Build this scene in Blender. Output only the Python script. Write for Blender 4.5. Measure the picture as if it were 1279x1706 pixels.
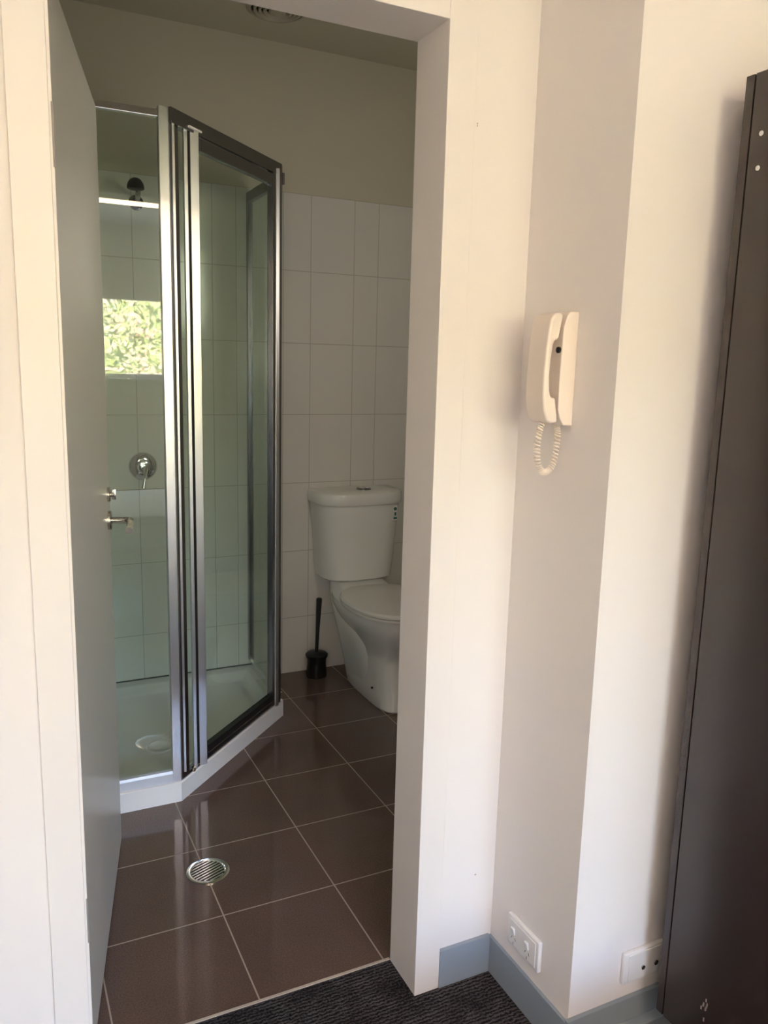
import bpy, bmesh, math, random
from mathutils import Vector, Matrix

random.seed(7)
for o in list(bpy.data.objects):
    bpy.data.objects.remove(o)
SC = bpy.context.scene
COL = SC.collection

# ------------------------------------------------------------------ camera
CAM_H = 1.4232
R_ROWS = ((0.89965807, -0.4358485, 0.02552344),      # right
          (-0.05509317, -0.17132497, -0.98367296),   # down
          (0.43310519, 0.88356315, -0.17814616))     # forward
camd = bpy.data.cameras.new('camera')
cam = bpy.data.objects.new('camera', camd)
COL.objects.link(cam)
r_, d_, f_ = [Vector(v).normalized() for v in R_ROWS]
m3 = Matrix((r_, -d_, -f_)).transposed()
cam.matrix_world = Matrix.Translation((0, 0, CAM_H)) @ m3.to_4x4()
camd.sensor_fit = 'VERTICAL'
camd.sensor_height = 24.0
camd.lens = 24.0 * 1350.0 / 1706.0
camd.clip_start = 0.02
SC.camera = cam

# ------------------------------------------------------------------ world, sun, exposure
world = bpy.data.worlds.new('sky')
SC.world = world
world.use_nodes = True
wn = world.node_tree
wn.nodes.clear()
wo = wn.nodes.new('ShaderNodeOutputWorld')
wb = wn.nodes.new('ShaderNodeBackground')
ws = wn.nodes.new('ShaderNodeTexSky')
ws.sky_type = 'NISHITA'
ws.sun_disc = False
ws.sun_elevation = math.radians(48)
ws.sun_rotation = math.radians(0)
wb.inputs['Strength'].default_value = 9.0
wn.links.new(ws.outputs[0], wb.inputs[0])
wn.links.new(wb.outputs[0], wo.inputs[0])

sund = bpy.data.lights.new('sun', 'SUN')
sund.energy = 190
sund.angle = math.radians(0.6)
sund.color = (1.0, 0.88, 0.76)
sun = bpy.data.objects.new('sun', sund)
COL.objects.link(sun)
sun.rotation_euler = Vector((-0.15, -0.75, -0.75)).to_track_quat('-Z', 'Y').to_euler()

SC.view_settings.view_transform = 'Standard'
SC.view_settings.look = 'None'
SC.view_settings.gamma = 1.0
SC.view_settings.exposure = 0.53
SC.view_settings.use_curve_mapping = False

# window of the bedroom (behind the camera)
WX0, WX1, WZ0, WZ1, WY = -0.40, 1.95, 1.227, 2.04, -3.5
pd = bpy.data.lights.new('window_portal', 'AREA')
pd.shape = 'RECTANGLE'
pd.size = WX1 - WX0
pd.size_y = WZ1 - WZ0
pd.cycles.is_portal = True
portal = bpy.data.objects.new('window_portal', pd)
COL.objects.link(portal)
portal.location = ((WX0 + WX1) / 2, WY - 0.10, (WZ0 + WZ1) / 2)
portal.rotation_euler = (math.radians(90), 0, math.radians(0))   # -Z axis points to +Y


# ------------------------------------------------------------------ node helpers
def new_mat(name):
    m = bpy.data.materials.new(name)
    m.use_nodes = True
    nt = m.node_tree
    b = nt.nodes['Principled BSDF']
    return m, nt, b


def simple(name, col, rough=0.5, metal=0.0, spec=0.5, bump=0.0, bscale=200.0, var=0.0, vscale=6.0, coat=0.0):
    m, nt, b = new_mat(name)
    b.inputs['Base Color'].default_value = (*col, 1)
    b.inputs['Roughness'].default_value = rough
    b.inputs['Metallic'].default_value = metal
    b.inputs['Specular IOR Level'].default_value = spec
    b.inputs['Coat Weight'].default_value = coat
    geo = nt.nodes.new('ShaderNodeNewGeometry')
    if bump > 0:
        n = nt.nodes.new('ShaderNodeTexNoise')
        n.inputs['Scale'].default_value = bscale
        n.inputs['Detail'].default_value = 3
        nt.links.new(geo.outputs['Position'], n.inputs['Vector'])
        bp = nt.nodes.new('ShaderNodeBump')
        bp.inputs['Strength'].default_value = bump
        bp.inputs['Distance'].default_value = 0.001
        nt.links.new(n.outputs[0], bp.inputs['Height'])
        nt.links.new(bp.outputs[0], b.inputs['Normal'])
    if var > 0:
        n = nt.nodes.new('ShaderNodeTexNoise')
        n.inputs['Scale'].default_value = vscale
        n.inputs['Detail'].default_value = 4
        nt.links.new(geo.outputs['Position'], n.inputs['Vector'])
        mx = nt.nodes.new('ShaderNodeMix')
        mx.data_type = 'RGBA'
        mx.inputs[6].default_value = (*[c * (1 - var) for c in col], 1)
        mx.inputs[7].default_value = (*[min(1, c * (1 + var)) for c in col], 1)
        nt.links.new(n.outputs[0], mx.inputs[0])
        nt.links.new(mx.outputs[2], b.inputs['Base Color'])
    return m


def math_node(nt, op, a, b=None, c=None):
    n = nt.nodes.new('ShaderNodeMath')
    n.operation = op
    for i, v in enumerate((a, b, c)):
        if v is None:
            continue
        if isinstance(v, (int, float)):
            n.inputs[i].default_value = v
        else:
            nt.links.new(v, n.inputs[i])
    return n.outputs[0]


def line_mask(nt, coord, lines, w):
    acc = None
    for x in lines:
        d = math_node(nt, 'ABSOLUTE', math_node(nt, 'SUBTRACT', coord, x))
        acc = d if acc is None else math_node(nt, 'MINIMUM', acc, d)
    return math_node(nt, 'LESS_THAN', acc, w)


def tile_mat(name, base, grout, axis_u, axis_v, us, vs, w, rough, grout_rough=0.7, var=0.03, speck=0.0, bumpd=0.0012, wav=0.0):
    m, nt, b = new_mat(name)
    geo = nt.nodes.new('ShaderNodeNewGeometry')
    sep = nt.nodes.new('ShaderNodeSeparateXYZ')
    nt.links.new(geo.outputs['Position'], sep.inputs[0])
    mu = line_mask(nt, sep.outputs[axis_u], us, w)
    mv = line_mask(nt, sep.outputs[axis_v], vs, w)
    mk = math_node(nt, 'MAXIMUM', mu, mv)
    n = nt.nodes.new('ShaderNodeTexNoise')
    n.inputs['Scale'].default_value = 5
    n.inputs['Detail'].default_value = 6
    nt.links.new(geo.outputs['Position'], n.inputs['Vector'])
    mx = nt.nodes.new('ShaderNodeMix')
    mx.data_type = 'RGBA'
    mx.inputs[6].default_value = (*[c * (1 - var) for c in base], 1)
    mx.inputs[7].default_value = (*[min(1, c * (1 + var)) for c in base], 1)
    nt.links.new(n.outputs[0], mx.inputs[0])
    cur = mx.outputs[2]
    if speck > 0:
        n2 = nt.nodes.new('ShaderNodeTexNoise')
        n2.inputs['Scale'].default_value = 260
        n2.inputs['Detail'].default_value = 2
        nt.links.new(geo.outputs['Position'], n2.inputs['Vector'])
        rmp = nt.nodes.new('ShaderNodeMapRange')
        rmp.inputs[1].default_value = 0.35
        rmp.inputs[2].default_value = 0.65
        rmp.inputs[3].default_value = 1 - speck
        rmp.inputs[4].default_value = 1 + speck
        nt.links.new(n2.outputs[0], rmp.inputs[0])
        vm = nt.nodes.new('ShaderNodeVectorMath')
        vm.operation = 'SCALE'
        nt.links.new(cur, vm.inputs[0])
        nt.links.new(rmp.outputs[0], vm.inputs['Scale'])
        cur = vm.outputs[0]
    mg = nt.nodes.new('ShaderNodeMix')
    mg.data_type = 'RGBA'
    mg.inputs[7].default_value = (*grout, 1)
    nt.links.new(mk, mg.inputs[0])
    nt.links.new(cur, mg.inputs[6])
    nt.links.new(mg.outputs[2], b.inputs['Base Color'])
    rg = math_node(nt, 'MULTIPLY_ADD', mk, grout_rough - rough, rough)
    nt.links.new(rg, b.inputs['Roughness'])
    h = math_node(nt, 'MULTIPLY', mk, -1.0)
    if wav > 0:
        n3 = nt.nodes.new('ShaderNodeTexNoise')
        n3.inputs['Scale'].default_value = 9
        n3.inputs['Detail'].default_value = 1
        nt.links.new(geo.outputs['Position'], n3.inputs['Vector'])
        h = math_node(nt, 'MULTIPLY_ADD', n3.outputs[0], wav, h)
    bp = nt.nodes.new('ShaderNodeBump')
    bp.inputs['Strength'].default_value = 0.6
    bp.inputs['Distance'].default_value = bumpd
    nt.links.new(h, bp.inputs['Height'])
    nt.links.new(bp.outputs[0], b.inputs['Normal'])
    return m


def spot_mask(nt, geo, pts):
    """1 inside small marks: pts = (x, y, z, radius)"""
    acc = None
    for (x, y, z, r) in pts:
        v = nt.nodes.new('ShaderNodeVectorMath')
        v.operation = 'DISTANCE'
        nt.links.new(geo.outputs['Position'], v.inputs[0])
        v.inputs[1].default_value = (x, y, z)
        s = math_node(nt, 'LESS_THAN', v.outputs['Value'], r)
        acc = s if acc is None else math_node(nt, 'MAXIMUM', acc, s)
    return acc


# ------------------------------------------------------------------ materials
M = {}
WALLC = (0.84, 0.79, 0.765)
M['paint'] = simple('wall_paint', WALLC, 0.62, bump=0.10, bscale=350)
m, nt, b = new_mat('door_wall_paint')            # same paint, with the scuffs beside the door frame
b.inputs['Roughness'].default_value = 0.62
g = nt.nodes.new('ShaderNodeNewGeometry')
sm = spot_mask(nt, g, [(0.8485, 1.43, 1.944, .0016), (0.852, 1.43, 1.938, .0014), (0.853, 1.43, 1.934, .0014),
                       (0.8797, 1.43, 1.886, .0016), (0.8797, 1.43, 1.882, .0014), (0.962, 1.43, 0.262, .0022)])
mx = nt.nodes.new('ShaderNodeMix')
mx.data_type = 'RGBA'
mx.inputs[6].default_value = (*WALLC, 1)
mx.inputs[7].default_value = (0.42, 0.36, 0.30, 1)
nt.links.new(sm, mx.inputs[0])
nt.links.new(mx.outputs[2], b.inputs['Base Color'])
M['paint_door'] = m
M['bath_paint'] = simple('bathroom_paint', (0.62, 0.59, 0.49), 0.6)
M['trim'] = simple('door_frame_gloss_paint', (0.84, 0.79, 0.76), 0.38)
M['door'] = simple('door_leaf_paint', (0.74, 0.725, 0.69), 0.30)
M['skirt'] = simple('blue_grey_skirting', (0.285, 0.335, 0.39), 0.45, var=0.05)
M['chrome'] = simple('bright_aluminium', (0.82, 0.82, 0.83), 0.12, metal=1.0)
M['alu'] = simple('anodised_aluminium', (0.72, 0.72, 0.76), 0.30, metal=1.0)
M['rail'] = simple('brushed_rail', (0.66, 0.68, 0.75), 0.45, metal=0.3)
M['chrome_dark'] = simple('dark_channel', (0.30, 0.30, 0.33), 0.22, metal=1.0)
M['satin'] = simple('satin_steel', (0.62, 0.59, 0.54), 0.22, metal=1.0)
M['rubber'] = simple('black_rubber', (0.012, 0.011, 0.012), 0.45)
M['black'] = simple('black_plastic', (0.010, 0.010, 0.010), 0.35)
M['ceramic'] = simple('white_ceramic', (0.86, 0.87, 0.85), 0.12, coat=0.3)
M['seat'] = simple('toilet_seat_plastic', (0.82, 0.81, 0.79), 0.22)
M['acrylic'] = simple('shower_tray_acrylic', (0.86, 0.85, 0.86), 0.22)
M['ivory'] = simple('ivory_plastic', (0.84, 0.74, 0.66), 0.42)
M['white_pl'] = simple('white_plastic', (0.82, 0.80, 0.79), 0.35)
M['dark_hole'] = simple('dark_hole', (0.02, 0.02, 0.02), 0.6)
M['grey_hole'] = simple('grey_slot', (0.20, 0.18, 0.17), 0.6)
M['silicone'] = simple('mouldy_silicone', (0.10, 0.10, 0.09), 0.6, var=0.8, vscale=60)
M['bluegrn'] = simple('rating_label_print', (0.05, 0.16, 0.14), 0.5)
M['white_lin'] = simple('white_bed_linen', (0.82, 0.82, 0.85), 0.8, bump=0.3, bscale=60)
M['wood'] = simple('bed_timber', (0.30, 0.20, 0.12), 0.5, var=0.2)
M['plaster_vent'] = simple('vent_plastic', (0.50, 0.46, 0.38), 0.5)
M['concrete'] = simple('outside_paving', (0.50, 0.46, 0.40), 0.85, var=0.15)
M['brickout'] = simple('outside_render', (0.55, 0.50, 0.44), 0.8)

# wardrobe board with a scratched patch low on the panel
m, nt, b = new_mat('dark_brown_melamine')
b.inputs['Roughness'].default_value = 0.27
b.inputs['Specular IOR Level'].default_value = 0.7
g = nt.nodes.new('ShaderNodeNewGeometry')
n = nt.nodes.new('ShaderNodeTexNoise')
n.inputs['Scale'].default_value = 1300
n.inputs['Detail'].default_value = 4
nt.links.new(g.outputs['Position'], n.inputs['Vector'])
cr = nt.nodes.new('ShaderNodeMapRange')
cr.inputs[1].default_value = 0.3
cr.inputs[2].default_value = 0.7
cr.inputs[3].default_value = 0.92
cr.inputs[4].default_value = 1.08
nt.links.new(n.outputs[0], cr.inputs[0])
vm = nt.nodes.new('ShaderNodeVectorMath')
vm.operation = 'SCALE'
vm.inputs[0].default_value = (0.034, 0.023, 0.020)
nt.links.new(cr.outputs[0], vm.inputs['Scale'])
nt.links.new(vm.outputs[0], b.inputs['Base Color'])
bp = nt.nodes.new('ShaderNodeBump')
bp.inputs['Strength'].default_value = 0.0
bp.inputs['Distance'].default_value = 0.0001
nt.links.new(n.outputs[0], bp.inputs['Height'])
nt.links.new(bp.outputs[0], b.inputs['Normal'])
M['wardrobe'] = m

# carpet: dark loop pile with woven ribs
m, nt, b = new_mat('dark_ribbed_carpet')
b.inputs['Roughness'].default_value = 0.95
b.inputs['Specular IOR Level'].default_value = 0.15
g = nt.nodes.new('ShaderNodeNewGeometry')
n = nt.nodes.new('ShaderNodeTexNoise')
n.inputs['Scale'].default_value = 210
n.inputs['Detail'].default_value = 3
nt.links.new(g.outputs['Position'], n.inputs['Vector'])
wv = nt.nodes.new('ShaderNodeTexWave')
wv.bands_direction = 'Y'
wv.inputs['Scale'].default_value = 34
wv.inputs['Distortion'].default_value = 4.5
wv.inputs['Detail'].default_value = 2.0
wv.inputs['Detail Scale'].default_value = 2.2
nt.links.new(g.outputs['Position'], wv.inputs['Vector'])
n4 = nt.nodes.new('ShaderNodeTexNoise')
n4.inputs['Scale'].default_value = 16
nt.links.new(g.outputs['Position'], n4.inputs['Vector'])
s1 = math_node(nt, 'MULTIPLY', wv.outputs['Fac'], math_node(nt, 'POWER', n4.outputs[0], 1.6))
s2 = math_node(nt, 'MULTIPLY_ADD', n.outputs[0], 0.9, s1)
rm = nt.nodes.new('ShaderNodeValToRGB')
rm.color_ramp.elements[0].position = 0.45
rm.color_ramp.elements[0].color = (0.010, 0.009, 0.011, 1)
rm.color_ramp.elements[1].position = 0.95
rm.color_ramp.elements[1].color = (0.105, 0.098, 0.105, 1)
nt.links.new(s2, rm.inputs[0])
nt.links.new(rm.outputs[0], b.inputs['Base Color'])
bp = nt.nodes.new('ShaderNodeBump')
bp.inputs['Strength'].default_value = 0.9
bp.inputs['Distance'].default_value = 0.004
nt.links.new(s2, bp.inputs['Height'])
nt.links.new(bp.outputs[0], b.inputs['Normal'])
M['carpet'] = m

# tiles
ROWS = [2.1265, 1.812, 1.508, 1.199, 0.893, 0.580, 0.266]
M['wtile_back'] = tile_mat('white_wall_tiles_back', (0.745, 0.735, 0.705), (0.46, 0.44, 0.40), 0, 2,
                           [0.345, 0.545, 0.860, 0.960, 1.165, 1.290, 1.493, 1.610, 1.81], ROWS, 0.0014, 0.14, wav=0.35, bumpd=0.0010)
M['wtile_side'] = tile_mat('white_wall_tiles_side', (0.745, 0.735, 0.705), (0.46, 0.44, 0.40), 1, 2,
                           [1.76, 2.06, 2.36, 2.66, 2.96, 3.26], ROWS, 0.0014, 0.14, wav=0.35, bumpd=0.0010)
FX = [0.170 + 0.3115 * k for k in range(0, 7)]
FY = [1.871 + 0.3135 * k for k in range(0, 6)]
M['ftile'] = tile_mat('brown_floor_tiles', (0.128, 0.083, 0.069), (0.40, 0.32, 0.26), 0, 1,
                      FX, FY, 0.0019, 0.10, var=0.22, speck=0.18, bumpd=0.0006)


# glass: clear, slightly green, straight-through
def glass_mat(name, tint, rough=0.0):
    m = bpy.data.materials.new(name)
    m.use_nodes = True
    nt = m.node_tree
    nt.nodes.clear()
    out = nt.nodes.new('ShaderNodeOutputMaterial')
    tr = nt.nodes.new('ShaderNodeBsdfTransparent')
    tr.inputs[0].default_value = (*tint, 1)
    gl = nt.nodes.new('ShaderNodeBsdfGlossy')
    gl.inputs['Roughness'].default_value = rough
    ge = nt.nodes.new('ShaderNodeNewGeometry')
    dp = nt.nodes.new('ShaderNodeVectorMath')
    dp.operation = 'DOT_PRODUCT'
    nt.links.new(ge.outputs['Incoming'], dp.inputs[0])
    nt.links.new(ge.outputs['Normal'], dp.inputs[1])
    c1 = math_node(nt, 'SUBTRACT', 1.0, math_node(nt, 'ABSOLUTE', dp.outputs['Value']))
    fr = math_node(nt, 'MULTIPLY_ADD', math_node(nt, 'POWER', c1, 5.0), 0.96, 0.040)
    mx = nt.nodes.new('ShaderNodeMixShader')
    nt.links.new(fr, mx.inputs[0])
    nt.links.new(tr.outputs[0], mx.inputs[1])
    nt.links.new(gl.outputs[0], mx.inputs[2])
    nt.links.new(mx.outputs[0], out.inputs[0])
    return m


M['glass'] = glass_mat('green_tinted_glass', (0.93, 0.982, 0.952))
M['glass_win'] = glass_mat('window_glass', (0.98, 0.98, 0.98))


# ------------------------------------------------------------------ mesh helpers
def box(bm, x0, x1, y0, y1, z0, z1, bev=0.0, seg=2):
    r = bmesh.ops.create_cube(bm, size=1.0)
    vs = r['verts']
    for v in vs:
        v.co = Vector((x0 + (v.co.x + .5) * (x1 - x0), y0 + (v.co.y + .5) * (y1 - y0), z0 + (v.co.z + .5) * (z1 - z0)))
    if bev > 0:
        es = list({e for v in vs for e in v.link_edges})
        bmesh.ops.bevel(bm, geom=es, offset=bev, segments=seg, affect='EDGES', profile=0.5)
    return vs


def obox(bm, o, u, s0, s1, n0, n1, z0, z1, bev=0.0):
    """box along direction u from origin o: s along, n across (left-hand normal), z up"""
    u = Vector((u[0], u[1], 0)).normalized()
    nrm = Vector((-u.y, u.x, 0))
    t = bmesh.new()
    box(t, s0, s1, n0, n1, z0, z1, bev)
    for v in t.verts:
        s, nn, z = v.co
        v.co = Vector((o[0], o[1], 0)) + u * s + nrm * nn + Vector((0, 0, z))
    me = bpy.data.meshes.new('tmp')
    t.to_mesh(me)
    t.free()
    bm.from_mesh(me)
    bpy.data.meshes.remove(me)


def loft(bm, rings, cap0=True, cap1=True, closed=True):
    vr = [[bm.verts.new(p) for p in r] for r in rings]
    n = len(vr[0])
    for a, b2 in zip(vr[:-1], vr[1:]):
        for i in range(n if closed else n - 1):
            j = (i + 1) % n
            bm.faces.new((a[i], a[j], b2[j], b2[i]))
    if cap0:
        bm.faces.new(list(reversed(vr[0])))
    if cap1:
        bm.faces.new(vr[-1])
    return vr


def lathe(bm, prof, c, axis='Z', seg=32, cap0=True, cap1=True):
    """prof: list of (radius, height along axis)"""
    rings = []
    for (r, h) in prof:
        ring = []
        for k in range(seg):
            a = 2 * math.pi * k / seg
            if axis == 'Z':
                p = Vector((r * math.cos(a), r * math.sin(a), h))
            elif axis == 'Y':
                p = Vector((r * math.cos(a), h, r * math.sin(a)))
            else:
                p = Vector((h, r * math.cos(a), r * math.sin(a)))
            ring.append(Vector(c) + p)
        rings.append(ring)
    loft(bm, rings, cap0, cap1)


def tube(bm, pts, rad, seg=12, caps=True):
    pts = [Vector(p) for p in pts]
    rads = rad if isinstance(rad, (list, tuple)) else [rad] * len(pts)
    rings = []
    up = None
    for i, p in enumerate(pts):
        t = (pts[min(i + 1, len(pts) - 1)] - pts[max(i - 1, 0)]).normalized()
        if up is None:
            a = Vector((0, 0, 1)) if abs(t.z) < 0.9 else Vector((1, 0, 0))
            up = (a - t * a.dot(t)).normalized()
        else:
            up = (up - t * up.dot(t)).normalized()
        s = t.cross(up)
        rings.append([p + (up * math.cos(2 * math.pi * k / seg) + s * math.sin(2 * math.pi * k / seg)) * rads[i] for k in range(seg)])
    loft(bm, rings, caps, caps)


def superring(cx, cy, a, bf, bb, z, n=2.4, seg=48, tilt=0.0):
    """closed outline: half width a, front reach bf (towards -y), back reach bb"""
    out = []
    for k in range(seg):
        t = 2 * math.pi * k / seg
        c, s = math.cos(t), math.sin(t)
        x = a * math.copysign(abs(c) ** (2 / n), c)
        yy = (bb if s > 0 else bf) * math.copysign(abs(s) ** (2 / n), s)
        out.append(Vector((cx + x, cy + yy, z + tilt * yy)))
    return out


def prism(bm, poly, y0, y1, axis='Y'):
    """extrude an XZ outline along Y"""
    a = [Vector((p[0], y0, p[1])) for p in poly]
    b2 = [Vector((p[0], y1, p[1])) for p in poly]
    loft(bm, [a, b2])


def polyprism(bm, poly, z0, z1):
    loft(bm, [[Vector((p[0], p[1], z0)) for p in poly], [Vector((p[0], p[1], z1)) for p in poly]])


def obj(name, bm, mat, parent=None, smooth=False, bevel=0.0, subsurf=0):
    bmesh.ops.remove_doubles(bm, verts=bm.verts, dist=1e-6)
    bmesh.ops.recalc_face_normals(bm, faces=bm.faces)
    me = bpy.data.meshes.new(name)
    bm.to_mesh(me)
    bm.free()
    me.materials.append(mat if not isinstance(mat, str) else M[mat])
    if smooth:
        for p in me.polygons:
            p.use_smooth = True
        try:
            me.set_sharp_from_angle(angle=math.radians(38))
        except Exception:
            pass
    o = bpy.data.objects.new(name, me)
    COL.objects.link(o)
    if parent is not None:
        o.parent = parent
        o.matrix_parent_inverse = parent_inv(parent)
    if bevel > 0:
        md = o.modifiers.new('bevel', 'BEVEL')
        md.width = bevel
        md.segments = 3
        md.limit_method = 'ANGLE'
        md.angle_limit = math.radians(35)
    if subsurf:
        md = o.modifiers.new('sub', 'SUBSURF')
        md.levels = subsurf
        md.render_levels = subsurf
    return o


def parent_inv(p):
    mtx = Matrix.Identity(4)
    chain = []
    q = p
    while q is not None:
        chain.append(q)
        q = q.parent
    for q in reversed(chain):
        mtx = mtx @ (q.matrix_parent_inverse if q.parent else Matrix.Identity(4)) @ Matrix.Translation(q.location)
    return mtx.inverted()


def thing(name, label, cat, loc=(0, 0, 0), group=None):
    o = bpy.data.objects.new(name, None)
    o.empty_display_size = 0.05
    COL.objects.link(o)
    o.location = loc
    o['label'] = label
    o['category'] = cat
    if group:
        o['group'] = group
    return o


def tag(o, label, cat, group=None, kind=None):
    o['label'] = label
    o['category'] = cat
    if group:
        o['group'] = group
    if kind:
        o['kind'] = kind
    return o


def struct(name, bm, mat, label=None, cat=None, parent=None, **kw):
    o = obj(name, bm, mat, parent, **kw)
    if parent is None:
        o['kind'] = 'structure'
        if label:
            o['label'] = label
            o['category'] = cat or 'wall'
    return o


B = bmesh.new

# ------------------------------------------------------------------ dimensions
WALL_Y0, WALL_Y1 = 1.430, 1.550      # partition with the doorway
DX0, DX1, DH = 0.115, 0.807, 2.055   # clear opening
CEIL = 2.70
BX0, BX1, BY1 = 0.085, 2.05, 3.41    # bathroom
RX0, RX1, RY0 = -0.6, 2.7, -3.5      # bedroom
PX, PY = 1.014, 1.140                # boxed-out wall: side face x, front face y

# ------------------------------------------------------------------ structure
bm = B(); box(bm, RX0 - .15, RX1 + .15, RY0 - .15, 1.553, -0.12, 0.0)
struct('floor', bm, 'carpet', 'dark charcoal ribbed carpet outside the bathroom doorway', 'carpet floor')
bm = B(); box(bm, -0.1, BX1 + .15, 1.553, BY1 + .15, -0.12, 0.0)
struct('floor_bathroom', bm, 'ftile', 'glossy brown floor tiles with pale grout in the bathroom', 'tiled floor')
bm = B(); box(bm, RX0 - .15, RX1 + .15, RY0 - .15, WALL_Y1, CEIL, CEIL + .12)
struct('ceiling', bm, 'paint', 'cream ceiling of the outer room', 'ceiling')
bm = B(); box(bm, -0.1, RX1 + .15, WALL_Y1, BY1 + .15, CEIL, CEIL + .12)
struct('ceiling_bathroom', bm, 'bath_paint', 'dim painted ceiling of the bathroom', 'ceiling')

bm = B()
box(bm, RX0, 0.050, WALL_Y0, WALL_Y1, 0, CEIL)
box(bm, 0.870, PX, WALL_Y0, WALL_Y1, 0, CEIL)
box(bm, 0.050, 0.870, WALL_Y0, WALL_Y1, 2.118, CEIL)
struct('wall_front', bm, 'paint_door', 'cream painted wall around the bathroom doorway', 'wall')
bm = B(); box(bm, PX, RX1, PY, WALL_Y1, 0, CEIL)
struct('wall_right', bm, 'paint', 'boxed-out cream wall carrying the intercom, right of the doorway', 'wall')
bm = B(); box(bm, RX1, RX1 + .12, RY0, WALL_Y1, 0, CEIL)
struct('wall_far_right', bm, 'paint')
bm = B(); box(bm, RX0 - .12, RX0, RY0, WALL_Y1, 0, CEIL)
struct('wall_far_left', bm, 'paint')
bm = B()
box(bm, RX0 - .12, WX0, WY - .14, WY, 0, CEIL)
box(bm, WX1, RX1 + .12, WY - .14, WY, 0, CEIL)
box(bm, WX0, WX1, WY - .14, WY, 0, WZ0)
box(bm, WX0, WX1, WY - .14, WY, WZ1, CEIL)
struct('wall_window', bm, 'paint')

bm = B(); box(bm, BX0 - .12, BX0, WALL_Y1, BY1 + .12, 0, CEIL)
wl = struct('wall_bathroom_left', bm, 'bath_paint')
bm = B(); box(bm, BX0, BX0 + .008, 2.36, BY1, 0, 2.1275)
struct('tile_cladding', bm, 'wtile_side', parent=wl)
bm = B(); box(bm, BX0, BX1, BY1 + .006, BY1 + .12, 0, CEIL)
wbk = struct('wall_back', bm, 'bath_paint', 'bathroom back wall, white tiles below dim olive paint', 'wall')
bm = B(); box(bm, BX0, BX1, BY1, BY1 + .006, 0, 2.1275)
struct('tile_cladding', bm, 'wtile_back', parent=wbk)
bm = B(); box(bm, BX1, BX1 + .12, WALL_Y1, BY1 + .12, 0, CEIL)
struct('wall_bathroom_right', bm, 'bath_paint')

# threshold strip of grout / metal
bm = B(); box(bm, DX0, DX1, 1.550, 1.5565, -0.002, 0.0022)
struct('trim_2', bm, simple('threshold_strip', (0.50, 0.44, 0.38), 0.4))

# door frame
bm = B()
box(bm, 0.050, 0.1095, 1.4225, WALL_Y1, 0, DH + .063, .0012)
box(bm, 0.1095, DX0, 1.4275, WALL_Y1, 0, DH, .0008)
box(bm, DX1, 0.870, 1.4225, WALL_Y1, 0, DH + .063, .0012)
box(bm, 0.1095, DX1, 1.4225, WALL_Y1, DH, DH + .063, .0012)
fr = struct('trim_1', bm, 'trim', 'white painted frame around the bathroom doorway', 'door frame')
for (za, zb) in ((1.713, 1.808), (0.358, 0.448)):
    bm = B(); box(bm, 0.1130, 0.1158, 1.4262, 1.43, za, zb)
    h = struct('hinge', bm, simple('hinge_grey', (0.28, 0.25, 0.24), 0.5), parent=fr)
    h['label'] = 'narrow grey hinge slot'

# skirting
SK = 0.0965
bm = B(); box(bm, 0.870, PX - .008, 1.420, WALL_Y0, 0, SK, .001)
struct('baseboard_front', bm, 'skirt', 'blue-grey skirting between door frame and boxed-out wall', 'skirting board')
bm = B(); box(bm, PX - .008, PX, PY - .010, WALL_Y0, 0, SK - .004, .001)
struct('baseboard_right', bm, 'skirt', 'blue-grey skirting under the double power outlet', 'skirting board')
bm = B()
box(bm, PX - .008, RX1, PY - .010, PY, 0, SK + .003, .001)
box(bm, PX + .004, RX1, PY - .034, PY - .010, 0, 0.046, .002)
struct('baseboard_return', bm, 'skirt', 'blue-grey skirting with low batten running behind the wardrobe', 'skirting board')
bm = B(); box(bm, RX0, 0.050, 1.420, WALL_Y0, 0, SK, .001)
struct('baseboard_left', bm, 'skirt')

# ------------------------------------------------------------------ bathroom door leaf
HX, HY = 0.1245, 1.548
FXd, FYd = 0.2900, 2.316
LEN = math.hypot(FXd - HX, FYd - HY)
ud = ((FXd - HX) / LEN, (FYd - HY) / LEN)
bm = B(); obox(bm, (HX, HY), ud, 0, LEN, 0.0, 0.036, 0.012, 2.052, .0015)
door = struct('door_1', bm, 'door', 'flat cream bathroom door swung inwards, seen nearly edge-on', 'door')


def dpt(s, n, z):
    u = Vector((ud[0], ud[1], 0))
    nn = Vector((-u.y, u.x, 0))
    return Vector((HX, HY, 0)) + u * s + nn * n + Vector((0, 0, z))


def dlathe(bm, prof, s, z, seg=28):
    nvec = Vector((ud[1], -ud[0], 0))
    uvec = Vector((ud[0], ud[1], 0))
    c = dpt(s, 0, z)
    rings = []
    for (r, h) in prof:
        rings.append([c + nvec * h + (uvec * math.cos(2 * math.pi * k / seg) + Vector((0, 0, 1)) * math.sin(2 * math.pi * k / seg)) * r for k in range(seg)])
    loft(bm, rings)


SH = LEN - 0.062
nvec = Vector((ud[1], -ud[0], 0))
bm = B()
dlathe(bm, [(.026, 0), (.026, .007), (.024, .009)], SH, 0.992)
rose = obj('handle_rose', bm, 'satin', door, smooth=True)
bm = B()
p0 = dpt(SH, -.006, .992)
pts = [p0, p0 + nvec * .030, p0 + nvec * .044 - Vector((ud[0], ud[1], 0)) * .004,
       p0 + nvec * .052 - Vector((ud[0], ud[1], 0)) * .016, p0 + nvec * .054 - Vector((ud[0], ud[1], 0)) * .05 + Vector((0, 0, -.002)),
       p0 + nvec * .054 - Vector((ud[0], ud[1], 0)) * .118 + Vector((0, 0, -.006))]
tube(bm, pts, [.0085, .0085, .0095, .0100, .0095, .0090], 18)
obj('lever_handle', bm, 'satin', door, smooth=True)
bm = B()
dlathe(bm, [(.020, 0), (.020, .006), (.018, .008)], SH + .004, 1.062)
lk = obj('privacy_lock', bm, 'satin', door, smooth=True)
bm = B()
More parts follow.
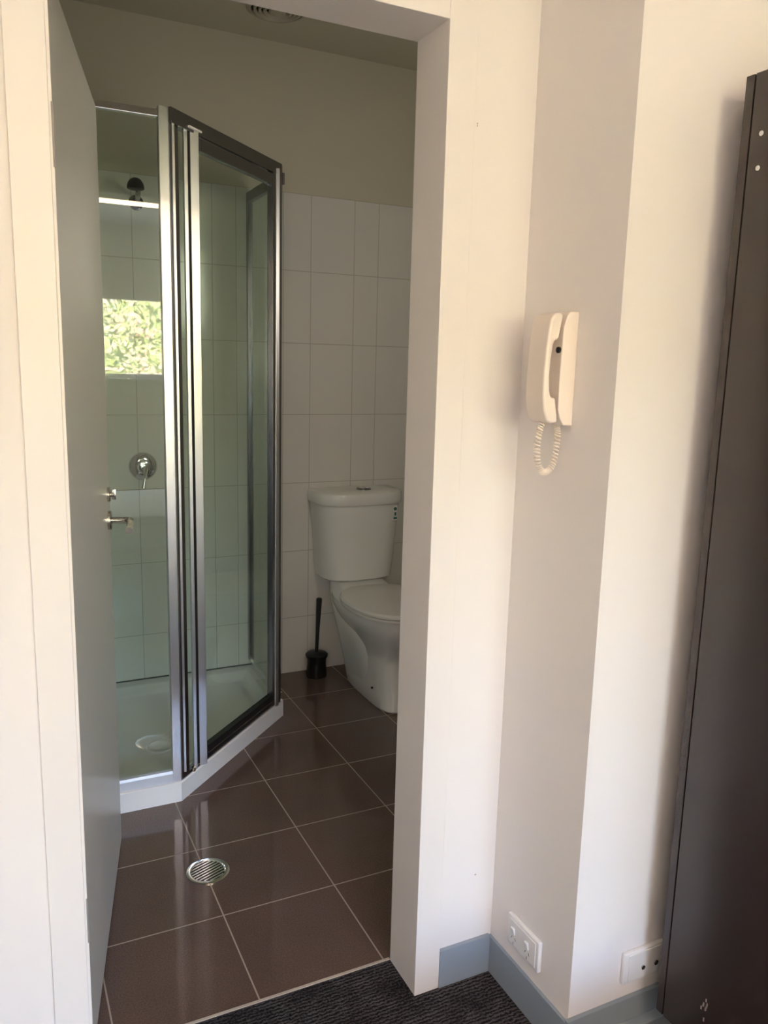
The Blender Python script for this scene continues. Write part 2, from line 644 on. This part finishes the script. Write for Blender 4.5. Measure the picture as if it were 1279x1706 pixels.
dlathe(bm, [(.007, .006), (.007, .016), (.005, .018)], SH + .004, 1.062)
obox(bm, tuple(dpt(SH + .004, -.012, 0))[:2], ud, -.003, .003, -.010, 0.0, 1.048, 1.076, .001)
obj('lock_turn', bm, 'satin', lk, smooth=True)

# ------------------------------------------------------------------ shower
TP = [(BX0 + .008, 2.475), (0.503, 2.475), (1.022, 2.975), (1.040, 3.41), (BX0 + .008, 3.41)]


def inset(poly, d):
    n = len(poly)
    out = []
    for i in range(n):
        p0, p1, p2 = Vector(poly[i - 1]), Vector(poly[i]), Vector(poly[(i + 1) % n])
        e1, e2 = (p1 - p0).normalized(), (p2 - p1).normalized()
        n1, n2 = Vector((-e1.y, e1.x)), Vector((-e2.y, e2.x))
        bis = (n1 + n2)
        bis = bis / (bis.dot(n1))
        out.append(tuple(p1 + bis * d))
    return out


bm = B()
rings = []
for d, z in ((0, 0), (0, .064), (.003, .067), (.050, .067), (.058, .062), (.085, .036), (.10, .032), (.30, .026)):
    rings.append([Vector((p[0], p[1], z)) for p in inset(TP, d)])
loft(bm, rings)
tray = tag(obj('shower_tray', bm, 'acrylic', smooth=True), 'white cut-corner shower tray on the brown tiles under the glass screen', 'shower tray')
bm = B(); lathe(bm, [(.050, .0265), (.050, .031), (.044, .033), (.040, .030), (.010, .029)], (0.50, 2.83, 0), seg=36)
dr = obj('tray_waste', bm, 'acrylic', tray, smooth=True)
bm = B()
box(bm, BX0 + .02, 1.03, 3.4065, 3.4100, .060, .0715)
sil = obj('silicone_bead', bm, 'silicone', tray)
sil['label'] = 'mouldy black-spotted silicone line'

enc = thing('shower_screen', 'chrome framed glass shower screen with an angled pivot door', 'shower screen', (0.505, 2.49, 0.067))
A_, Bp = (0.505, 2.490), (1.000, 2.970)
LD = math.hypot(Bp[0] - A_[0], Bp[1] - A_[1])
udg = ((Bp[0] - A_[0]) / LD, (Bp[1] - A_[1]) / LD)
ZT = 2.125
# fixed front panel
bm = B()
loft(bm, [[Vector((x, y, z)) for (y, z) in ((2.486, .067), (2.4865, .096), (2.4895, .1045), (2.5055, .1045), (2.512, .092), (2.512, .067))] for x in (BX0 + .008, .479)])
obj('bottom_rail', bm, 'rail', enc)
bm = B(); box(bm, BX0 + .008, 0.478, 2.490, 2.512, 2.098, 2.118, .0015)
obj('top_rail', bm, 'chrome', enc)
bm = B(); box(bm, BX0 + .008, BX0 + .03, 2.490, 2.512, .098, 2.098, .0015)
obj('wall_channel', bm, 'chrome', enc)
bm = B(); box(bm, BX0 + .025, 0.484, 2.498, 2.5035, .094, 2.102)
obj('glass_panel', bm, 'glass', enc)
# corner post between front panel and door
bm = B()
pp = [(0.478, 2.486), (0.506, 2.486), (0.516, 2.497), (0.506, 2.517), (0.478, 2.514)]
polyprism(bm, pp, .067, 2.128)
obj('corner_post', bm, 'alu', enc, bevel=.0015)
# door jamb channel with fins
bm = B()
obox(bm, A_, udg, .004, .044, -.004, .020, .067, 2.105, .001)
obj('hinge_channel', bm, 'chrome_dark', enc)
bm = B(); box(bm, .5165, .5245, 2.4945, 2.512, .09, 2.095, .001)
obj('channel_fin', bm, 'alu', enc)
# head over door
bm = B()
obox(bm, A_, udg, .0, LD - .01, -.012, .022, 2.086, 2.128, .0015)
obj('door_head', bm, M['chrome_dark'], enc)
bm = B(); obox(bm, A_, udg, .04, LD - .02, -.004, .018, .067, .080, .001)
obj('door_sill', bm, 'chrome_dark', enc)
# right post
bm = B()
box(bm, .972, .986, 2.926, 2.965, .067, 2.105, .0015)
obj('strike_channel', bm, 'alu', enc)
bm = B()
polyprism(bm, [(0.984, 2.950), (1.004, 2.958), (1.016, 2.985), (1.000, 2.990), (0.982, 2.972)], .067, 2.128)
obj('corner_post', bm, 'chrome_dark', enc, bevel=.001)
# return panel to back wall
bm = B(); box(bm, 1.003, 1.022, 2.985, 3.41, .067, .096, .001)
obj('bottom_rail', bm, 'chrome', enc)
bm = B(); box(bm, 1.003, 1.024, 2.985, 3.41, 2.065, 2.105, .001)
obj('top_rail', bm, 'chrome_dark', enc)
bm = B(); box(bm, 1.003, 1.024, 3.388, 3.41, .096, 2.065, .001)
obj('wall_channel', bm, 'chrome_dark', enc)
bm = B(); box(bm, 1.010, 1.0155, 2.985, 3.392, .092, 2.070)
obj('glass_panel', bm, 'glass', enc)
# pivot door
bm = B(); obox(bm, A_, udg, .150, .618, -.001, .0045, .122, 2.046)
dg = obj('door_glass', bm, 'glass', enc)
dg['label'] = 'angled pivot door, green tinted pane'
bm = B()
SPX, SPY = A_[0] + udg[0] * .1075, A_[1] + udg[1] * .1075
polyprism(bm, [(SPX, SPY - .004), (SPX + .027, SPY - .004), (SPX + .029, SPY + .026), (SPX + .020, SPY + .036), (SPX - .004, SPY + .010)], .0685, 2.094)
obj('door_stile', bm, 'alu', dg, bevel=.0012)
bm = B()
box(bm, SPX - .022, SPX - .011, SPY - .024, SPY - .004, .0685, 2.090, .001)
obj('stile_fin', bm, 'alu', dg)
bm = B()
obox(bm, A_, udg, .0925, .106, -.004, .008, .0685, 2.088)
obj('door_seal', bm, 'rubber', dg)
bm = B(); obox(bm, A_, udg, .045, .080, .001, .003, .10, 2.086)
obj('clear_seal', bm, 'glass', dg)
bm = B(); obox(bm, A_, udg, .616, .634, -.012, .012, .075, 2.084, .001)
obj('door_stile', bm, 'chrome_dark', dg)
bm = B(); obox(bm, A_, udg, .147, .618, -.012, .012, 2.044, 2.080, .001)
obj('door_rail', bm, 'chrome_dark', dg)
bm = B()
obox(bm, A_, udg, .147, .618, -.012, .012, .082, .124, .001)
obj('door_rail', bm, 'rubber', dg)
bm = B()
obox(bm, A_, udg, .147, .618, -.0145, -.012, .098, .101)
obj('drip_lip', bm, 'chrome', dg)
bm = B(); obox(bm, A_, udg, .084, .150, -.018, .016, 2.094, 2.100, .001)
obj('stile_cap', bm, 'white_pl', dg)
bm = B(); tube(bm, [dpt_ for dpt_ in (Vector((0.556, 2.535, .067)), Vector((0.556, 2.535, .080)))], .007, 14)
tube(bm, [Vector((0.556, 2.535, .076)), Vector((0.585, 2.566, .076))], .0035, 10)
obj('pivot_pin', bm, 'satin', dg, smooth=True)

# mixer
mix = thing('shower_mixer', 'round chrome shower mixer tap on the tiles behind the glass', 'tap', (.562, 3.41, .990))
bm = B()
lathe(bm, [(.058, 0), (.058, -.004), (.052, -.012), (.038, -.020), (.030, -.022), (.028, -.040), (.024, -.052), (.010, -.056)], (.562, 3.41, .990), 'Y', 40, False)
obj('mixer_plate', bm, 'chrome', mix, smooth=True)
bm = B()
tube(bm, [(.562, 3.362, .992), (.562, 3.340, .985), (.556, 3.325, .962), (.549, 3.315, .930), (.545, 3.31, .912)], [.008, .0085, .0075, .0070, .0085], 16)
obj('mixer_lever', bm, 'chrome', mix, smooth=True)
# shower head
shh = thing('overhead_shower', 'small dark shower rose on a short arm high on the tiles', 'shower head', (.563, 3.41, 2.035))
bm = B(); lathe(bm, [(.028, 0), (.028, -.006), (.020, -.010), (.012, -.012)], (.563, 3.41, 2.020), 'Y', 28, False)
obj('wall_flange', bm, 'black', shh, smooth=True)
bm = B(); tube(bm, [(.563, 3.405, 2.020), (.562, 3.36, 2.030), (.556, 3.31, 2.044), (.545, 3.27, 2.052), (.538, 3.25, 2.046)], .010, 14)
obj('shower_arm', bm, 'chrome_dark', shh, smooth=True)
bm = B()
lathe(bm, [(.010, .026), (.020, .020), (.028, .008), (.031, -.004), (.031, -.012), (.026, -.015), (.004, -.016)], (.536, 3.243, 2.052), 'Z', 32)
obj('shower_rose', bm, 'black', shh, smooth=True)

# ------------------------------------------------------------------ toilet
TX = 1.490
toi = thing('toilet', 'white close-coupled toilet against the tiled wall, half hidden by the door frame', 'toilet', (TX, 3.1, 0))


def tank_ring(z, hw, yf, n=3.0, bulge=1.0):
    """straight back, bowed front"""
    out = []
    yb = 3.405
    for k in range(41):
        t = math.pi * k / 40
        c, s = math.cos(t), math.sin(t)
        x = hw * math.copysign(abs(c) ** (2 / n), c)
        y = (yb - .06) - (yb - .06 - yf) * abs(s) ** (2 / n)
        out.append(Vector((TX + x, y, z)))
    out.append(Vector((TX - hw, yb, z)))
    out.append(Vector((TX + hw, yb, z)))
    return out


bm = B()
loft(bm, [tank_ring(.462, .158, 3.232), tank_ring(.470, .168, 3.222), tank_ring(.55, .176, 3.216), tank_ring(.68, .186, 3.208), tank_ring(.815, .197, 3.203)])
tank = obj('cistern', bm, 'ceramic', toi, smooth=True)
bm = B()
loft(bm, [tank_ring(.812, .198, 3.200), tank_ring(.8135, .206, 3.192), tank_ring(.822, .209, 3.189), tank_ring(.852, .209, 3.189), tank_ring(.862, .205, 3.194), tank_ring(.868, .190, 3.210), tank_ring(.8695, .10, 3.28)])
lid = obj('cistern_lid', bm, 'ceramic', toi, smooth=True)
bm = B(); lathe(bm, [(.034, .866), (.034, .8725), (.031, .875), (.028, .872)], (1.512, 3.300, 0), 'Z', 32)
fb = obj('flush_button', bm, 'chrome_dark', lid, smooth=True)
for sx in (-1, 1):
    bm = B()
    ring = []
    for k in range(17):
        a = -math.pi / 2 + math.pi * k / 16
        ring.append((1.512 + sx * (.002 + .024 * math.cos(a)), 3.300 + .024 * math.sin(a)))
    if sx < 0:
        ring.reverse()
    polyprism(bm, ring, .872, .8775)
    obj('button_half', bm, 'chrome', fb, smooth=True)
# water rating label on the cistern front, right side
bm = B()
lx, lz0, lz1 = 1.636, .735, .795
yl = 3.2245
box(bm, lx - .010, lx + .012, yl - .0008, yl + .02, lz0 - .002, lz1 + .004)
lab = obj('rating_label', bm, 'white_pl', tank)
lab['label'] = 'small white sticker with dark green print'
bm = B()
lathe(bm, [(.008, -.0012), (.008, 0)], (lx + .001, yl, lz1 - .010), 'Y', 16)
box(bm, lx - .007, lx + .010, yl - .0016, yl, lz0 + .002, lz0 + .012)
box(bm, lx - .003, lx + .006, yl - .0016, yl, lz0 + .018, lz0 + .034)
obj('label_print', bm, 'bluegrn', lab)

# pan: pedestal + bowl
bm = B()
secs = [  # z, half width, front y, back y, exponent
    (0.000, .083, 2.806, 3.285, 3.4),
    (0.008, .088, 2.800, 3.290, 3.4),
    (0.060, .086, 2.812, 3.300, 3.2),
    (0.140, .084, 2.835, 3.330, 3.0),
    (0.200, .088, 2.840, 3.355, 2.8),
    (0.245, .098, 2.825, 3.370, 2.7),
    (0.290, .118, 2.790, 3.385, 2.5),
    (0.330, .142, 2.762, 3.395, 2.4),
    (0.365, .160, 2.747, 3.400, 2.4),
    (0.395, .168, 2.742, 3.400, 2.4),
    (0.408, .165, 2.745, 3.398, 2.4)]
rings = []
for z, hw, yf, yb, n in secs:
    cy = 3.02
    rings.append(superring(TX, cy, hw, cy - yf, yb - cy, z, n))
loft(bm, rings)
pan = obj('toilet_pan', bm, 'ceramic', toi, smooth=True)
# rear side skirt that spreads from the bowl to the wall
bm = B()
rings = []
for z, hw, y0, y1 in ((0.0, .076, 2.95, 3.28), (.13, .094, 2.95, 3.31), (.25, .116, 2.96, 3.34), (.36, .134, 2.98, 3.37), (.405, .130, 3.00, 3.40), (.462, .110, 3.24, 3.404)):
    cy = (y0 + y1) / 2
    rings.append(superring(TX, cy, hw, cy - y0, y1 - cy, z, 4))
loft(bm, rings)
obj('pan_skirt', bm, 'ceramic', toi, smooth=True)
bm = B(); lathe(bm, [(.0045, -.004), (.0045, .004)], (TX - .0862, 2.935, .075), 'X', 14)
obj('fixing_hole', bm, 'dark_hole', pan)
# seat and lid
bm = B()
cy = 2.985
loft(bm, [superring(TX, cy, .174, .255, .222, .408, 2.3), superring(TX, cy, .183, .263, .228, .411, 2.3), superring(TX, cy, .186, .266, .228, .420, 2.3), superring(TX, cy, .183, .263, .228, .428, 2.3)])
obj('toilet_seat', bm, 'seat', toi, smooth=True)
bm = B()
loft(bm, [superring(TX, cy, .182, .260, .228, .4295, 2.3), superring(TX, cy, .189, .270, .230, .432, 2.3), superring(TX, cy, .190, .271, .230, .440, 2.3),
          superring(TX, cy, .183, .262, .224, .449, 2.3), superring(TX, cy, .150, .215, .18, .454, 2.3), superring(TX, cy, .06, .09, .08, .457, 2.2)])
obj('seat_lid', bm, 'seat', toi, smooth=True)
for sx in (-1, 1):
    bm = B(); tube(bm, [(TX + sx * .075 - .016, 3.19, .434), (TX + sx * .075 + .016, 3.19, .434)], .010, 14)
    obj('seat_hinge', bm, 'seat', toi, smooth=True)

# toilet brush
br = thing('toilet_brush', 'black plastic toilet brush in its holder beside the toilet', 'toilet brush', (1.303, 3.32, 0))
bm = B()
lathe(bm, [(.046, 0), (.047, .004), (.043, .06), (.044, .085), (.050, .095), (.052, .105), (.044, .112), (.012, .118)], (1.303, 3.325, 0), 'Z', 32)
obj('brush_holder', bm, 'black', br, smooth=True)
bm = B(); tube(bm, [(1.302, 3.325, .110), (1.306, 3.325, .22), (1.311, 3.325, .33), (1.3125, 3.325, .368), (1.3126, 3.325, .372)], [.008, .009, .0125, .0135, .010], 16)
obj('brush_handle', bm, 'black', br, smooth=True)

# ------------------------------------------------------------------ floor drain
DCX, DCY = 0.4895, 2.070
fd = thing('floor_drain', 'round chrome slotted floor waste set in the brown tiles', 'floor drain', (DCX, DCY, 0))
bm = B(); lathe(bm, [(.060, .0003), (.060, .0030), (.057, .0042), (.049, .0042), (.047, .0020)], (DCX, DCY, 0), 'Z', 44, True, False)
obj('drain_ring', bm, 'chrome', fd, smooth=True)
bm = B(); lathe(bm, [(.0485, .0006), (.0485, .0012)], (DCX, DCY, 0), 'Z', 40)
obj('drain_well', bm, 'dark_hole', fd)
bm = B()
for k in range(-4, 5):
    y = DCY + k * .0105
    hw = math.sqrt(max(.0475 ** 2 - (k * .0105) ** 2, 0))
    if hw > .006:
        obox(bm, (DCX, y), (1, 0), -hw, hw, -.0026, .0026, .0010, .0040)
bmesh.ops.rotate(bm, verts=bm.verts, cent=(DCX, DCY, 0), matrix=Matrix.Rotation(math.radians(22), 3, 'Z'))
obj('drain_grate', bm, 'chrome', fd)

# ------------------------------------------------------------------ ceiling vent
VX, VY_ = 1.035, 3.105
cv = thing('ceiling_vent', 'round ringed exhaust vent in the bathroom ceiling', 'vent', (VX, VY_, CEIL))
bm = B(); lathe(bm, [(.112, 0), (.112, -.006), (.104, -.012), (.098, -.012), (.096, -.002)], (VX, VY_, CEIL), 'Z', 48, True, False)
obj('vent_rim', bm, 'plaster_vent', cv, smooth=True)
bm = B(); lathe(bm, [(.096, -.0005), (.096, -.002)], (VX, VY_, CEIL), 'Z', 48)
obj('vent_backing', bm, 'dark_hole', cv)
for k, r in enumerate((.082, .064, .047)):
    bm = B(); lathe(bm, [(r + .006, -.006), (r + .005, -.014 - k * .002), (r - .001, -.016 - k * .002), (r - .006, -.008)], (VX, VY_, CEIL), 'Z', 44, False, False)
    obj('vent_ring', bm, 'plaster_vent', cv, smooth=True)
bm = B(); lathe(bm, [(.032, -.002), (.032, -.016), (.026, -.022), (.005, -.023)], (VX, VY_, CEIL), 'Z', 36)
obj('vent_hub', bm, 'plaster_vent', cv, smooth=True)

# ------------------------------------------------------------------ wall intercom phone
ic = thing('intercom_phone', 'ivory wall intercom handset with curly cord on the boxed-out wall', 'intercom', (PX, 1.30, 1.42))
Y0i, Y1i = 1.2535, 1.345
base_poly = [(PX, 1.3165), (PX, 1.5312), (.9935, 1.5312), (.9875, 1.524), (.9802, 1.501), (.9790, 1.45), (.9775, 1.40), (.9785, 1.348), (.9840, 1.331), (.9922, 1.3178)]
bm = B(); prism(bm, base_poly, Y0i, Y1i)
ib = obj('intercom_base', bm, 'ivory', ic, smooth=True, bevel=.002)
hs = [(.9772, 1.5235), (.9700, 1.5285), (.9587, 1.5274), (.9500, 1.517), (.9455, 1.490), (.9425, 1.455), (.9405, 1.415), (.9408, 1.375), (.9450, 1.346),
      (.9530, 1.3255), (.9620, 1.3215), (.9775, 1.3236), (.9765, 1.338), (.9725, 1.356), (.9695, 1.3712), (.9600, 1.3722), (.9555, 1.385), (.9535, 1.41), (.9545, 1.44), (.9578, 1.468), (.9605, 1.4768), (.9690, 1.4789), (.9728, 1.500)]
bm = B(); prism(bm, hs, Y0i - .001, 1.311)
hd = obj('handset', bm, 'ivory', ic, smooth=True, bevel=.006)
bm = B(); lathe(bm, [(.0060, .0), (.0060, -.004), (.0045, -.005)], (.9793, 1.2625, 1.4600), 'X', 20)
btn = obj('call_button', bm, M['black'], ib, smooth=True)
btn['label'] = 'round black button'
# coiled cord
path = []
ctrl = [(.9620, 1.2800, 1.322), (.9560, 1.2800, 1.300), (.9535, 1.2800, 1.270), (.9580, 1.2800, 1.241), (.9700, 1.2805, 1.2265), (.9830, 1.281, 1.2265), (.9945, 1.281, 1.241), (1.0000, 1.281, 1.270), (1.0010, 1.281, 1.300), (.9985, 1.281, 1.3175)]


def catmull(c, n):
    out = []
    P = [Vector(p) for p in c]
    P = [P[0] * 2 - P[1]] + P + [P[-1] * 2 - P[-2]]
    for i in range(1, len(P) - 2):
        for k in range(n):
            t = k / n
            a, b_, c_, d = P[i - 1], P[i], P[i + 1], P[i + 2]
            out.append(.5 * ((2 * b_) + (c_ - a) * t + (2 * a - 5 * b_ + 4 * c_ - d) * t * t + (3 * b_ - a - 3 * c_ + d) * t ** 3))
    out.append(P[-2])
    return out


cl = catmull(ctrl, 80)
hel = []
turns = 40
for i, p in enumerate(cl):
    t = (cl[min(i + 1, len(cl) - 1)] - cl[max(i - 1, 0)]).normalized()
    sdir = Vector((0, 1, 0))
    udir = t.cross(sdir).normalized()
    a = 2 * math.pi * turns * i / (len(cl) - 1)
    hel.append(p + (udir * math.cos(a) + sdir * math.sin(a)) * .0052)
bm = B(); tube(bm, hel, .0017, 6)
obj('coiled_cord', bm, 'ivory', ic, smooth=True)

# ------------------------------------------------------------------ power outlets
po = thing('power_outlet', 'white double power outlet low on the boxed-out wall, side face', 'power outlet', (PX, 1.294, .17))
bm = B(); box(bm, PX - .0105, PX, 1.2355, 1.3515, .1335, .2075, .003, 3)
pl = obj('outlet_plate', bm, 'white_pl', po, smooth=True)
bm = B(); box(bm, PX - .0118, PX - .009, 1.2455, 1.3415, .1415, .1995, .001)
obj('outlet_face', bm, 'white_pl', po)
for yc in (1.3245, 1.2735):
    bm = B()
    box(bm, PX - .0165, PX - .011, yc - .0055, yc + .0055, .1680, .1870, .0015)
    bmesh.ops.rotate(bm, verts=bm.verts, cent=(PX - .012, yc, .1775), matrix=Matrix.Rotation(math.radians(-14), 3, 'Y'))
    obj('switch', bm, 'white_pl', po)
    for dy, dz, ang in ((.0065, .1580, 28), (-.0065, .1580, -28), (0, .1460, 0)):
        bm = B(); box(bm, PX - .0122, PX - .0110, yc + dy - .0008, yc + dy + .0008, dz - .0035, dz + .0035)
        bmesh.ops.rotate(bm, verts=bm.verts, cent=(PX - .012, yc + dy, dz), matrix=Matrix.Rotation(math.radians(ang), 3, 'X'))
        s = obj('socket_slot', bm, 'grey_hole', po)

so = thing('data_outlet', 'white wall plate with two round sockets, beside the wardrobe', 'wall socket', (1.206, PY, .173))
bm = B(); box(bm, 1.1475, 1.2640, PY - .0105, PY, .1370, .2100, .003, 3)
obj('outlet_plate', bm, 'white_pl', so, smooth=True)
bm = B(); box(bm, 1.1600, 1.2515, PY - .0120, PY - .009, .1425, .2045, .001)
obj('outlet_face', bm, 'white_pl', so)
for xc, rr in ((1.1995, .0050), (1.2360, .0060)):
    bm = B(); lathe(bm, [(rr, 0), (rr, -.003), (rr * .75, -.0035)], (xc, PY - .0115, .1665), 'Y', 20)
    s = obj('round_socket', bm, 'satin', so, smooth=True)
    bm = B(); lathe(bm, [(rr * .62, 0), (rr * .62, -.0008)], (xc, PY - .0148, .1665), 'Y', 16)
    obj('socket_hole', bm, 'dark_hole', s)

# ------------------------------------------------------------------ wardrobe
WXf = 1.200
wd = thing('wardrobe', 'tall dark brown wardrobe standing before the cream wall at the right', 'wardrobe', (1.5, .75, 0))
bm = B(); box(bm, WXf, WXf + .62, .46, 1.0625, .100, 1.925, .0012)
wp = obj('wardrobe_carcass', bm, 'wardrobe', wd)
bm = B(); box(bm, WXf + .0005, WXf + .60, 1.0655, 1.083, .100, 1.925, .0010)
obj('back_panel', bm, 'wardrobe', wd)
bm = B(); box(bm, WXf + .004, WXf + .59, 1.0620, 1.0660, .105, 1.920)
obj('panel_joint', bm, 'rubber', wd)
bm = B(); box(bm, WXf + .025, WXf + .58, .50, 1.060, 0, .101)
obj('plinth', bm, 'wardrobe', wd)
for (yy, zz) in ((1.0400, 1.8245), (1.0402, 1.7690)):
    bm = B(); lathe(bm, [(.0042, 0), (.0042, -.0008), (.003, -.0014)], (WXf, yy, zz), 'X', 16)
    c = obj('screw_cap', bm, 'white_pl', wd)
    c['label'] = 'tiny pale screw cap'
bm = B()
random.seed(3)
for k in range(9):
    yy = .966 + random.uniform(-.008, .008)
    zz = .196 + random.uniform(-.022, .022)
    obox(bm, (WXf, yy), (0, 1), -.0014, .0014, 0, .0004, zz - random.uniform(.002, .006), zz + .003)
sc = obj('scratch', bm, simple('scratched_board', (.26, .22, .22), .6), wp)
sc['label'] = 'small pale scratched patch'

# ------------------------------------------------------------------ outer room behind the camera (seen in reflections)
win = B()
f = .045
box(win, WX0, WX1, WY - .11, WY - .04, WZ0, WZ0 + f)
box(win, WX0, WX1, WY - .11, WY - .04, WZ1 - f, WZ1)
box(win, WX0, WX0 + f, WY - .11, WY - .04, WZ0 + f, WZ1 - f)
box(win, WX1 - f, WX1, WY - .11, WY - .04, WZ0 + f, WZ1 - f)
w1 = struct('window_1', win, 'trim')
bm = B(); box(bm, WX0 + f, WX1 - f, WY - .078, WY - .074, WZ0 + f, WZ1 - f)
struct('window_glass', bm, 'glass_win', parent=w1)
bm = B(); box(bm, WX0 - .03, WX1 + .03, WY - .02, WY + .06, WZ0 - .02, WZ0, .003)
struct('window_sill', bm, 'trim', parent=w1)

bed = thing('bed', 'timber single bed behind the camera, facing the doorway', 'bed', (1.5, -.42, 0))
bm = B(); box(bm, .50, 2.50, -.93, .12, .20, .30, .004)
for x in (.53, 2.43):
    for y in (-.90, .05):
        box(bm, x, x + .05, y, y + .05, 0, .20)
obj('bed_frame', bm, 'wood', bed)
bm = B(); box(bm, .52, 2.48, -.91, .10, .30, .45, .03, 4)
obj('mattress', bm, 'white_lin', bed, smooth=True)
bm = B(); box(bm, .50, 2.10, -.92, .11, .452, .50, .02, 4)
tag(obj('duvet', bm, 'white_lin', smooth=True), 'white duvet on the bed, mirrored as a pale band in the shower glass', 'bedding')

LX, LY = .36, -1.98
cl_ = thing('ceiling_light', 'long warm batten light on the outer room ceiling', 'ceiling light', (LX, LY, CEIL))
bm = B(); box(bm, LX - 1.0, LX + 1.0, LY - .06, LY + .06, CEIL - .03, CEIL, .003)
obj('light_base', bm, 'white_pl', cl_)
em, nt, b = new_mat('lamp_diffuser')
b.inputs['Emission Color'].default_value = (1.0, .76, .52, 1)
b.inputs['Emission Strength'].default_value = 14.0
bm = B(); box(bm, LX - .99, LX + .99, LY - .10, LY + .10, CEIL - .062, CEIL - .03, .008, 3)
obj('diffuser', bm, em, cl_, smooth=True)
ld = bpy.data.lights.new('ceiling_lamp', 'AREA')
ld.shape = 'RECTANGLE'
ld.size = 1.96
ld.size_y = .18
ld.energy = 15
ld.color = (1.0, .72, .47)
lo = bpy.data.objects.new('ceiling_lamp', ld)
COL.objects.link(lo)
lo.location = (LX, LY, CEIL - .066)

fl = thing('room_fill_lamp', 'added fill lamp with a round shade, unseen near the left wall of the outer room', 'fill lamp', (-.34, -.55, 0))  # unseen fill lamp added to brighten the jamb and boxed-out wall side
bm = B(); lathe(bm, [(.13, 0), (.13, .015), (.02, .03)], (-.34, -.55, 0), 'Z', 32)
obj('fill_foot', bm, 'black', fl, smooth=True)
bm = B(); tube(bm, [(-.34, -.55, .02), (-.34, -.55, 1.30)], .011, 14)
obj('fill_pole', bm, 'satin', fl, smooth=True)
em3, nt, b = new_mat('fill_shade_glow')
b.inputs['Base Color'].default_value = (.85, .80, .72, 1)
b.inputs['Emission Color'].default_value = (1.0, .86, .68, 1)
b.inputs['Emission Strength'].default_value = 8.0
bm = B(); lathe(bm, [(.10, 1.28), (.15, 1.34), (.165, 1.45), (.15, 1.56), (.10, 1.62), (.03, 1.64)], (-.34, -.55, 0), 'Z', 36)
obj('fill_shade', bm, em3, fl, smooth=True)

# dim fill lamp added behind the partition, out of view, to brighten the bathroom
VLX, VLZ = 1.15, 1.85
vl = thing('bath_fill_light', 'added warm fill lamp, unseen on the bathroom side of the doorway wall', 'fill light', (VLX, WALL_Y1, VLZ))
bm = B(); box(bm, VLX - .13, VLX + .13, WALL_Y1, WALL_Y1 + .035, VLZ - .24, VLZ + .24, .004)
obj('fill_base', bm, 'white_pl', vl)
em2, nt, b = new_mat('fill_diffuser')
b.inputs['Emission Color'].default_value = (1.0, .86, .62, 1)
b.inputs['Emission Strength'].default_value = 1.0
bm = B(); box(bm, VLX - .12, VLX + .12, WALL_Y1 + .035, WALL_Y1 + .07, VLZ - .23, VLZ + .23, .008, 3)
obj('diffuser', bm, em2, vl, smooth=True)
vd = bpy.data.lights.new('bathroom_fill', 'AREA')
vd.shape = 'RECTANGLE'
vd.size = .22
vd.size_y = .44
vd.energy = 2.2
vd.color = (1.0, .91, .76)
vo = bpy.data.objects.new('bathroom_fill', vd)
COL.objects.link(vo)
vo.location = (VLX, WALL_Y1 + .078, VLZ)
vo.rotation_euler = Vector((0, 1, 0)).to_track_quat('-Z', 'Z').to_euler()

# outdoors beyond the window
bm = B(); box(bm, -12, 14, -20, WY - .14, -.3, -.12)
struct('ground', bm, 'concrete', 'sunlit paving outside the window', 'ground')
m, nt, b = new_mat('hedge_leaves')
b.inputs['Roughness'].default_value = .6
g = nt.nodes.new('ShaderNodeNewGeometry')
oi = nt.nodes.new('ShaderNodeTexNoise')
oi.inputs['Scale'].default_value = 4.5
oi.inputs['Detail'].default_value = 3
nt.links.new(g.outputs['Position'], oi.inputs['Vector'])
rp = nt.nodes.new('ShaderNodeValToRGB')
e = rp.color_ramp.elements
e[0].position = .40; e[0].color = (.26, .25, .12, 1)
e[1].position = .60; e[1].color = (.76, .50, .36, 1)
x = e.new(.48); x.color = (.52, .46, .24, 1)
x = e.new(.55); x.color = (.78, .66, .44, 1)
nt.links.new(oi.outputs[0], rp.inputs[0])
nt.links.new(rp.outputs[0], b.inputs['Base Color'])
M['leaves'] = m
random.seed(11)
hg = thing('hedge', 'sunlit yellow-green hedge outside the window', 'hedge', (1, -7, -.12))
bm = B()
for k in range(9000):
    x = random.uniform(-3, 6)
    z = random.uniform(-.1, 2.55 + .18 * math.sin(x * 2.3) + .1 * math.sin(x * 5.1))
    y = -6.7 + .25 * math.sin(x * 3 + z * 2) + random.uniform(-.25, .12)
    s = random.uniform(.03, .065)
    d1 = Vector((random.uniform(-1, 1), random.uniform(-.5, .5), random.uniform(-1, 1))).normalized()
    d2 = d1.cross(Vector((random.uniform(-.5, .5), 1, random.uniform(-.2, .9)))).normalized()
    c = Vector((x, y, z))
    vs = [bm.verts.new(c + d1 * s), bm.verts.new(c + d2 * s * .5), bm.verts.new(c - d1 * s), bm.verts.new(c - d2 * s * .5)]
    bm.faces.new(vs)
obj('foliage', bm, 'leaves', hg)
bm = B()
rows = []
for i in range(40):
    rows.append([])
box(bm, -3, 6, -7.7, -6.95, -.12, 2.35, .05)
obj('hedge_core', bm, simple('hedge_inner', (.16, .19, .07), .9, var=.3, vscale=8), hg)
